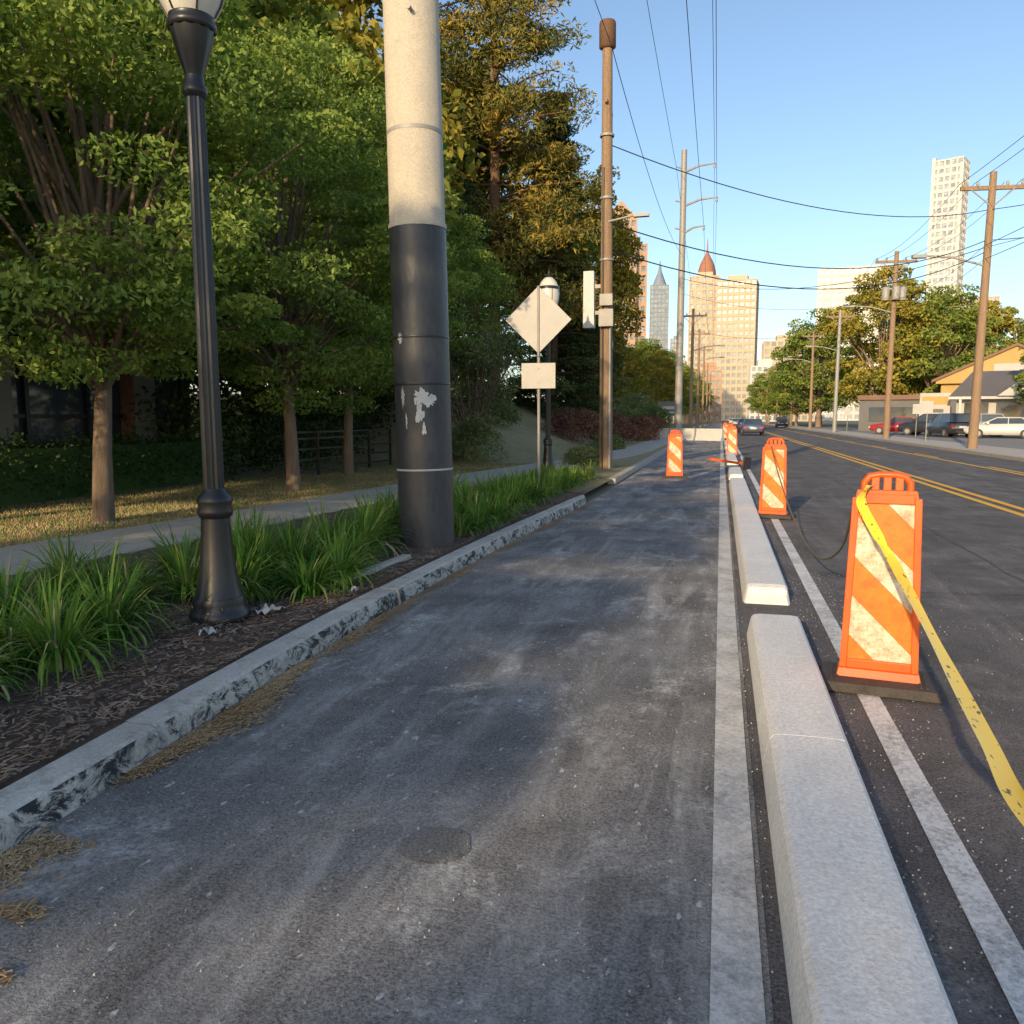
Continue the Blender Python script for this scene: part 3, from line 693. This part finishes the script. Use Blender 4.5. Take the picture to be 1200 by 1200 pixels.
# ------------------------------------------------------------ buildings
def tower(name,x,y,w,d,h,fl,bays,wall,gl='glassb',rz=0,pier=.35,band=.45,extra=None,z0=0,pent=True):
    mb=MB(); mb.box(-w/2+.4,w/2-.4,-d/2+.4,d/2-.4,z0,h-.5,gl)
    fh=(h-z0)/fl
    for i in range(fl+1):
        z=z0+i*fh; mb.box(-w/2,w/2,-d/2,d/2,z-fh*band/2,min(z+fh*band/2,h),wall)
    bw=w/bays; pw=bw*pier; zt=h-.02
    for i in range(bays+1):
        cx=-w/2+i*bw; a=max(-w/2-.1,cx-pw/2); b=min(w/2+.1,cx+pw/2)
        mb.box(a,b,-d/2-.12,-d/2+.5,z0,zt,wall); mb.box(a,b,d/2-.5,d/2+.12,z0,zt,wall)
    nb=max(2,int(bays*d/w)); bd=d/nb; pw=bd*pier
    for i in range(nb+1):
        cy=-d/2+i*bd; a=max(-d/2-.08,cy-pw/2); b=min(d/2+.08,cy+pw/2)
        mb.box(-w/2-.12,-w/2+.5,a,b,z0,zt,wall); mb.box(w/2-.5,w/2+.12,a,b,z0,zt,wall)
    if pent: mb.box(-w*.25,w*.25,-d*.25,d*.25,h-.6,h+3,wall)
    if extra: extra(mb,w,d,h)
    return mb.obj(name,(x,y,0),(0,0,R(rz)))
def pol(az,d): return d*math.sin(R(az)),d*math.cos(R(az))
def finw(mb,w,d,h): mb.box(-w/2-.3,-w/2+w*.10,-d/2-.4,-d/2+2,0,h+2,'white_facade'); mb.box(w/2-w*.10,w/2+.3,-d/2-.4,-d/2+2,0,h-4,'white_facade')
x,y=pol(13.1,720); tower('white_skyscraper',x,y,21,20,194,34,5,'white_facade','glassc',rz=-26,pier=.28,band=.40,extra=finw,pent=False)
def gable(mb,w,d,h):
    mb.prism([(-w/2,h),(w/2,h),(0,h+w*.55)],-d/2,d/2,'tan_stone'); 
x,y=pol(-7.0,300); tower('tan_office_tower',x,y,11,16,70,20,5,'tan_stone',rz=8,extra=gable)
x,y=pol(-6.1,303); tower('tan_office_tower',x,y,9,16,62,18,4,'tan_stone',rz=8)
def spire(mb,w,d,h):
    mb.lathe([(w*.40,0),(w*.26,7),(w*.1,15),(.3,26)],8,'grey_blue_facade',(0,0,h))
x,y=pol(-4.3,880); tower('blue_glass_tower',x,y,19,20,138,30,5,'grey_blue_facade',rz=5,pier=.22,band=.3,extra=spire)
x,y=pol(-3.1,800); tower('blue_glass_tower',x,y,10,16,76,18,3,'grey_blue_facade',pier=.22,band=.3)
def dome(mb,w,d,h):
    mb.lathe([(w*.5,0),(w*.46,5),(w*.36,10),(w*.18,15),(.6,19),(.2,28)],12,'copper_dome',(0,0,h)); mb.box(-w*.55,w*.55,-d*.55,d*.55,h-2,h+.5,'tan_stone')
x,y=pol(-1.2,640); tower('domed_tower',x,y,14,14,106,26,4,'tan_stone',extra=dome)
x,y=pol(-1.3,520); tower('apartment_tower',x,y,18,20,86,22,5,'cream_stone',pier=.4)
x,y=pol(.85,500); tower('apartment_tower',x,y,22,20,80,20,7,'cream_stone',rz=-6,pier=.3)
x,y=pol(-.8,330); tower('office_building',x,y,9,12,20,6,4,'tan_stone')
x,y=pol(7.9,560); tower('white_apartment_block',x,y,40,25,93,20,10,'white_facade','glassc',rz=-8,pier=.28,band=.4,pent=False)
x,y=pol(14.3,600); tower('white_apartment_block',x,y,34,25,76,18,9,'cream_stone',rz=-8,pent=False)
x,y=pol(4.2,420); tower('office_building',x,y,24,20,38,11,8,'cream_stone')
x,y=pol(2.7,380); tower('office_building',x,y,12,20,24,8,5,'white_facade')
x,y=pol(-3.3,260); tower('office_building',x,y,16,20,16,4,6,'tan_stone')
mb=MB(); mb.box(-24,-13.3,2,18.4,.1,4.6,'glass')
for yy in np.arange(2,18.5,1.6): mb.box(-13.3,-13.2,yy-.05,yy+.05,.1,4.2,'black')
for z in (.12,1.5,3.0,4.1): mb.box(-13.3,-13.22,2,18.4,z,z+.08,'black')
for yy in (5.2,12.2,16.2): mb.box(-13.29,-12.9,yy-.35,yy+.35,.1,4.6,'brick')
mb.box(-24.4,-12.7,1.6,18.8,4.6,5.2,'brick'); mb.box(-13.31,-13.0,1.7,18.7,.1,.9,'brick')
mb.obj('glass_front_building')
mb=MB()
for y in np.arange(16.5,24,1.5): mb.box(-9.53,-9.47,y-.03,y+.03,.1,1.2,'black')
for z in (.25,.5,.75,1.0,1.15): mb.box(-9.52,-9.48,16.5,22.5,z,z+.04,'black')
mb.obj('metal_railing')
mb=MB(); w=14;d=14
mb.box(-w/2,w/2,-d/2,d/2,0,5.2,'yellow_siding'); mb.prism([(-w/2-.5,5.2),(w/2+.5,5.2),(w/2+.5,5.5),(0,9.0),(-w/2-.5,5.5)],-d/2-.6,d/2+.5,'yellow_siding')
for s_ in (-1,1):
    mb.prism([(s_*(w/2+.9),5.32),(0,9.02),(0,9.32),(s_*(w/2+.9),5.62)],-d/2-.9,d/2+.8,'brown_roof')
mb.box(-5.5,5.5,-d/2-1.6,-d/2-.02,3.2,3.6,'brown_roof'); mb.box(-2,2,-d/2-.7,-d/2-.61,6.0,7.2,'shop_white')
for i in range(5): mb.box(-5.4+i*2.2,-3.6+i*2.2,-d/2-.05,-d/2+.1,.7,2.9,'glass')
mb.obj('yellow_shop_building',(32.5,105,.1),(0,0,R(-18)))
mb=MB(); w=15;d=10
mb.box(-w/2,w/2,-d/2,d/2,0,3.3,'shop_white'); mb.add([(-w/2-.6,-d/2-1,3.2),(w/2+.6,-d/2-1,3.2),(w/2-1,d*.0,5.6),(-w/2+1,0,5.6)],[(0,1,2,3)],'shingle_roof')
mb.add([(-w/2-.6,d/2+1,3.2),(w/2+.6,d/2+1,3.2),(w/2-1,0,5.6),(-w/2+1,0,5.6)],[(3,2,1,0)],'shingle_roof'); mb.add([(-w/2-.6,-d/2-1,3.2),(-w/2+1,0,5.6),(-w/2-.6,d/2+1,3.2)],[(0,1,2)],'shingle_roof'); mb.add([(w/2+.6,-d/2-1,3.2),(w/2-1,0,5.6),(w/2+.6,d/2+1,3.2)],[(0,1,2)],'shingle_roof')
mb.box(-w/2-.6,w/2+.6,-d/2-1,-d/2-.9,3.0,3.22,'white_facade')
mb.prism([(-4.5,3.25),(-.5,3.25),(-2.5,4.9)],-d/2-1.3,-d/2+.5,'white_facade')
for i in range(6): mb.box(-6.9+i*2.35,-5.1+i*2.35,-d/2-.04,-d/2+.1,.5,2.7,'glass')
for i in range(4): mb.box(-7.3+i*4.8,-7.1+i*4.8,-d/2-.95,-d/2-.75,0,3.05,'white_facade')
mb.obj('retail_shop',(28.2,80.5,.1),(0,0,R(-16)))
mb=MB(); mb.box(-5,5,-4,4,0,3.4,'dark_siding'); mb.box(-5.2,5.2,-4.3,4.2,3.4,3.9,'brown_roof'); mb.box(-4,4,-4.06,-3.9,1,2.6,'glass'); mb.obj('retail_shop',(20.5,100,.1),(0,0,R(-12)))
mb=MB(); mb.box(-1.0,1.0,-.15,.15,1.6,2.8,'dark_siding'); mb.box(-.8,.8,-.17,-.151,2.15,2.4,'shop_white'); mb.box(-.6,.6,-.17,-.151,1.8,1.95,'shop_white'); mb.tube([(0,0,0),(0,0,1.6)],.12,8,'grey'); mb.obj('shop_sign',(-4.2,70,.1))
mb=MB(); mb.box(-1.2,1.2,-.15,.15,1.6,3.6,'shop_white'); mb.box(-1.0,1.0,-.17,-.151,2.6,3.3,'yellow_siding'); mb.box(-.7,.7,-.17,-.151,1.9,2.2,'dark_siding'); mb.tube([(-.9,0,0),(-.9,0,1.6)],.1,8,'grey'); mb.tube([(.9,0,0),(.9,0,1.6)],.1,8,'grey'); mb.obj('shop_sign',(18.2,79,.1),(0,0,R(-12)))
for x,y,k in ((13.6,64,0),(12.6,90,0),(11.6,52,0)):
    mb=MB(); mb.tube([(0,0,0),(0,0,2.4)],.03,6,'grey'); mb.box(-.3,.3,-.04,-.035,1.7,2.4,'shop_white'); mb.obj('traffic_sign',(x,y,.1),(0,0,R(5)),.003)

# ------------------------------------------------------------ cars
def car(name,loc,rz,paintk,suv=False):
    mb=MB(); L=4.5; H=1.72 if suv else 1.44; W=.90
    st=[(-2.25,.45,.80,.72),(-2.15,.32,.92,.82),(-1.6,.26,1.0,.89),(-.6,.24,1.0,.90),(.8,.24,.98,.90),(1.6,.26,.90,.88),(2.1,.32,.78,.80),(2.25,.42,.65,.70)]
    if suv: st=[(y,a,b+.12,w) for y,a,b,w in st]
    vs=[];fs=[]
    for y,zb,zt,w in st: vs+=[(-w,y,zb),(-w*1.0,y,(zb+zt)/2),(-w*.93,y,zt),(w*.93,y,zt),(w,y,(zb+zt)/2),(w,y,zb)]
    for i in range(len(st)-1):
        for j in range(6): a=i*6+j;b=i*6+(j+1)%6; fs.append((a,b,b+6,a+6))
    fs+= [tuple(range(6)),tuple(reversed(range(42,48)))]; mb.add(vs,fs,paintk,True)
    zb=st[3][2]-.02
    g=[(-2.1 if suv else -1.75,zb,.80),(-1.75 if suv else -1.1,H-.05,.66),(-.3,H,.68),(.35,H-.06,.66),(1.15,zb-.02,.80)]
    vs=[(-.81,g[0][0],zb),(.81,g[0][0],zb),(-.65,g[1][0],H-.05),(.65,g[1][0],H-.05),(-.65,g[3][0],H-.05),(.65,g[3][0],H-.05),(-.81,g[4][0],zb),(.81,g[4][0],zb)]
    mb.add(vs,[(0,1,3,2),(2,3,5,4),(4,5,7,6),(0,2,4,6),(1,7,5,3)],'glass')
    mb.box(-.66,.66,g[1][0]-.02,g[3][0]+.02,H-.06,H,paintk,.05,.06)
    for sx_ in (-1,1):
        for yy,zz in ((g[1][0],g[0][0]),(g[3][0],g[4][0])): mb.tube([(sx_*.655,yy,H-.05),(sx_*.815,zz,zb)],.035,5,paintk)
        mb.tube([(sx_*.665,-.35,H-.05),(sx_*.82,-.35,zb)],.035,5,paintk)
        for yy in (-1.4,1.4):
            mb.tube([(sx_*.70,yy,.33),(sx_*.92,yy,.33)],.33,16,'rubber'); mb.tube([(sx_*.90,yy,.33),(sx_*.93,yy,.33)],.19,10,'grey')
        mb.box(min(sx_*.55,sx_*.8),max(sx_*.55,sx_*.8),-2.27,-2.15,st[0][2]-.2,st[0][2]-.03,'tail'); mb.box(min(sx_*.48,sx_*.72),max(sx_*.48,sx_*.72),2.12,2.27,st[-1][2]-.12,st[-1][2]+.02,'white_metal')
        mb.box(min(sx_*.88,sx_*1.04),max(sx_*.88,sx_*1.04),.75,.9,zb,zb+.14,paintk)
    mb.box(-.25,.25,-2.275,-2.2,st[0][2]-.25,st[0][2]-.1,'white_metal'); mb.box(-.7,.7,-2.28,-2.1,.34,.48,'rubber')
    return mb.obj(name,loc,(0,0,R(rz)),.0,fix=True)
car('parked_car',(14.8,76,.13),70,'car_red'); car('parked_suv',(16.3,72,.13),60,'car_dark',True); car('parked_suv',(16.2,66,.13),10,'car_dark',True)
car('parked_car',(18.7,62.5,.13),72,'car_white'); car('parked_car',(20.8,66,.13),60,'car_silver'); car('parked_suv',(19,70,.13),80,'car_silver',True)
car('moving_car',(2.6,92,.01),0,'car_blue'); car('moving_car',(2.7,75,.01),0,'car_blue'); car('moving_suv',(9.6,140,.01),180,'car_dark',True); car('moving_car',(6,170,.01),180,'car_white'); car('moving_car',(2.7,150,.01),0,'car_silver')
car('moving_car',(2.7,200,.01),0,'car_white')
mb=MB()
for i in range(3): mb.prism([(-.28,0),(.28,0),(.12,.35),(.09,.8),(-.09,.8),(-.12,.35)],i*2.1-.98,i*2.1+.98,'white_metal')
mb.obj('jersey_barrier',(-.7,56,.01),(0,0,R(60)))

# ------------------------------------------------------------ light, sky, camera
EL=17; AZ=192
w=bpy.data.worlds.new('World'); scene.world=w; w.use_nodes=True
nt=w.node_tree; bg=nt.nodes['Background']; sk=N(nt,'ShaderNodeTexSky'); sk.sky_type='NISHITA'; sk.sun_disc=False
sk.sun_elevation=R(EL); sk.sun_rotation=R(AZ); sk.air_density=1.0; sk.dust_density=1.4; sk.ozone_density=1.9
nt.links.new(sk.outputs[0],bg.inputs[0]); bg.inputs[1].default_value=.22
L=bpy.data.lights.new('sun','SUN'); L.energy=5; L.angle=R(.6); L.color=(1,.75,.44)
lo=bpy.data.objects.new('sun',L); scene.collection.objects.link(lo)
d=Vector((math.sin(R(12))*math.cos(R(EL)),math.cos(R(12))*math.cos(R(EL)),-math.sin(R(EL)))); lo.rotation_euler=d.to_track_quat('-Z','Y').to_euler()
cam=bpy.data.cameras.new('camera'); co=bpy.data.objects.new('camera',cam); scene.collection.objects.link(co); scene.camera=co
cam.sensor_width=36; cam.lens=36*950/1200; cam.clip_end=6000; cam.clip_start=.05
psi=R(14.37); th=R(6.6); F=Vector((-math.sin(psi)*math.cos(th),math.cos(psi)*math.cos(th),-math.sin(th)))
co.location=(0,0,1.5); co.rotation_euler=F.to_track_quat('-Z','Y').to_euler()
scene.view_settings.view_transform='Standard'; scene.view_settings.look='None'; scene.view_settings.exposure=0
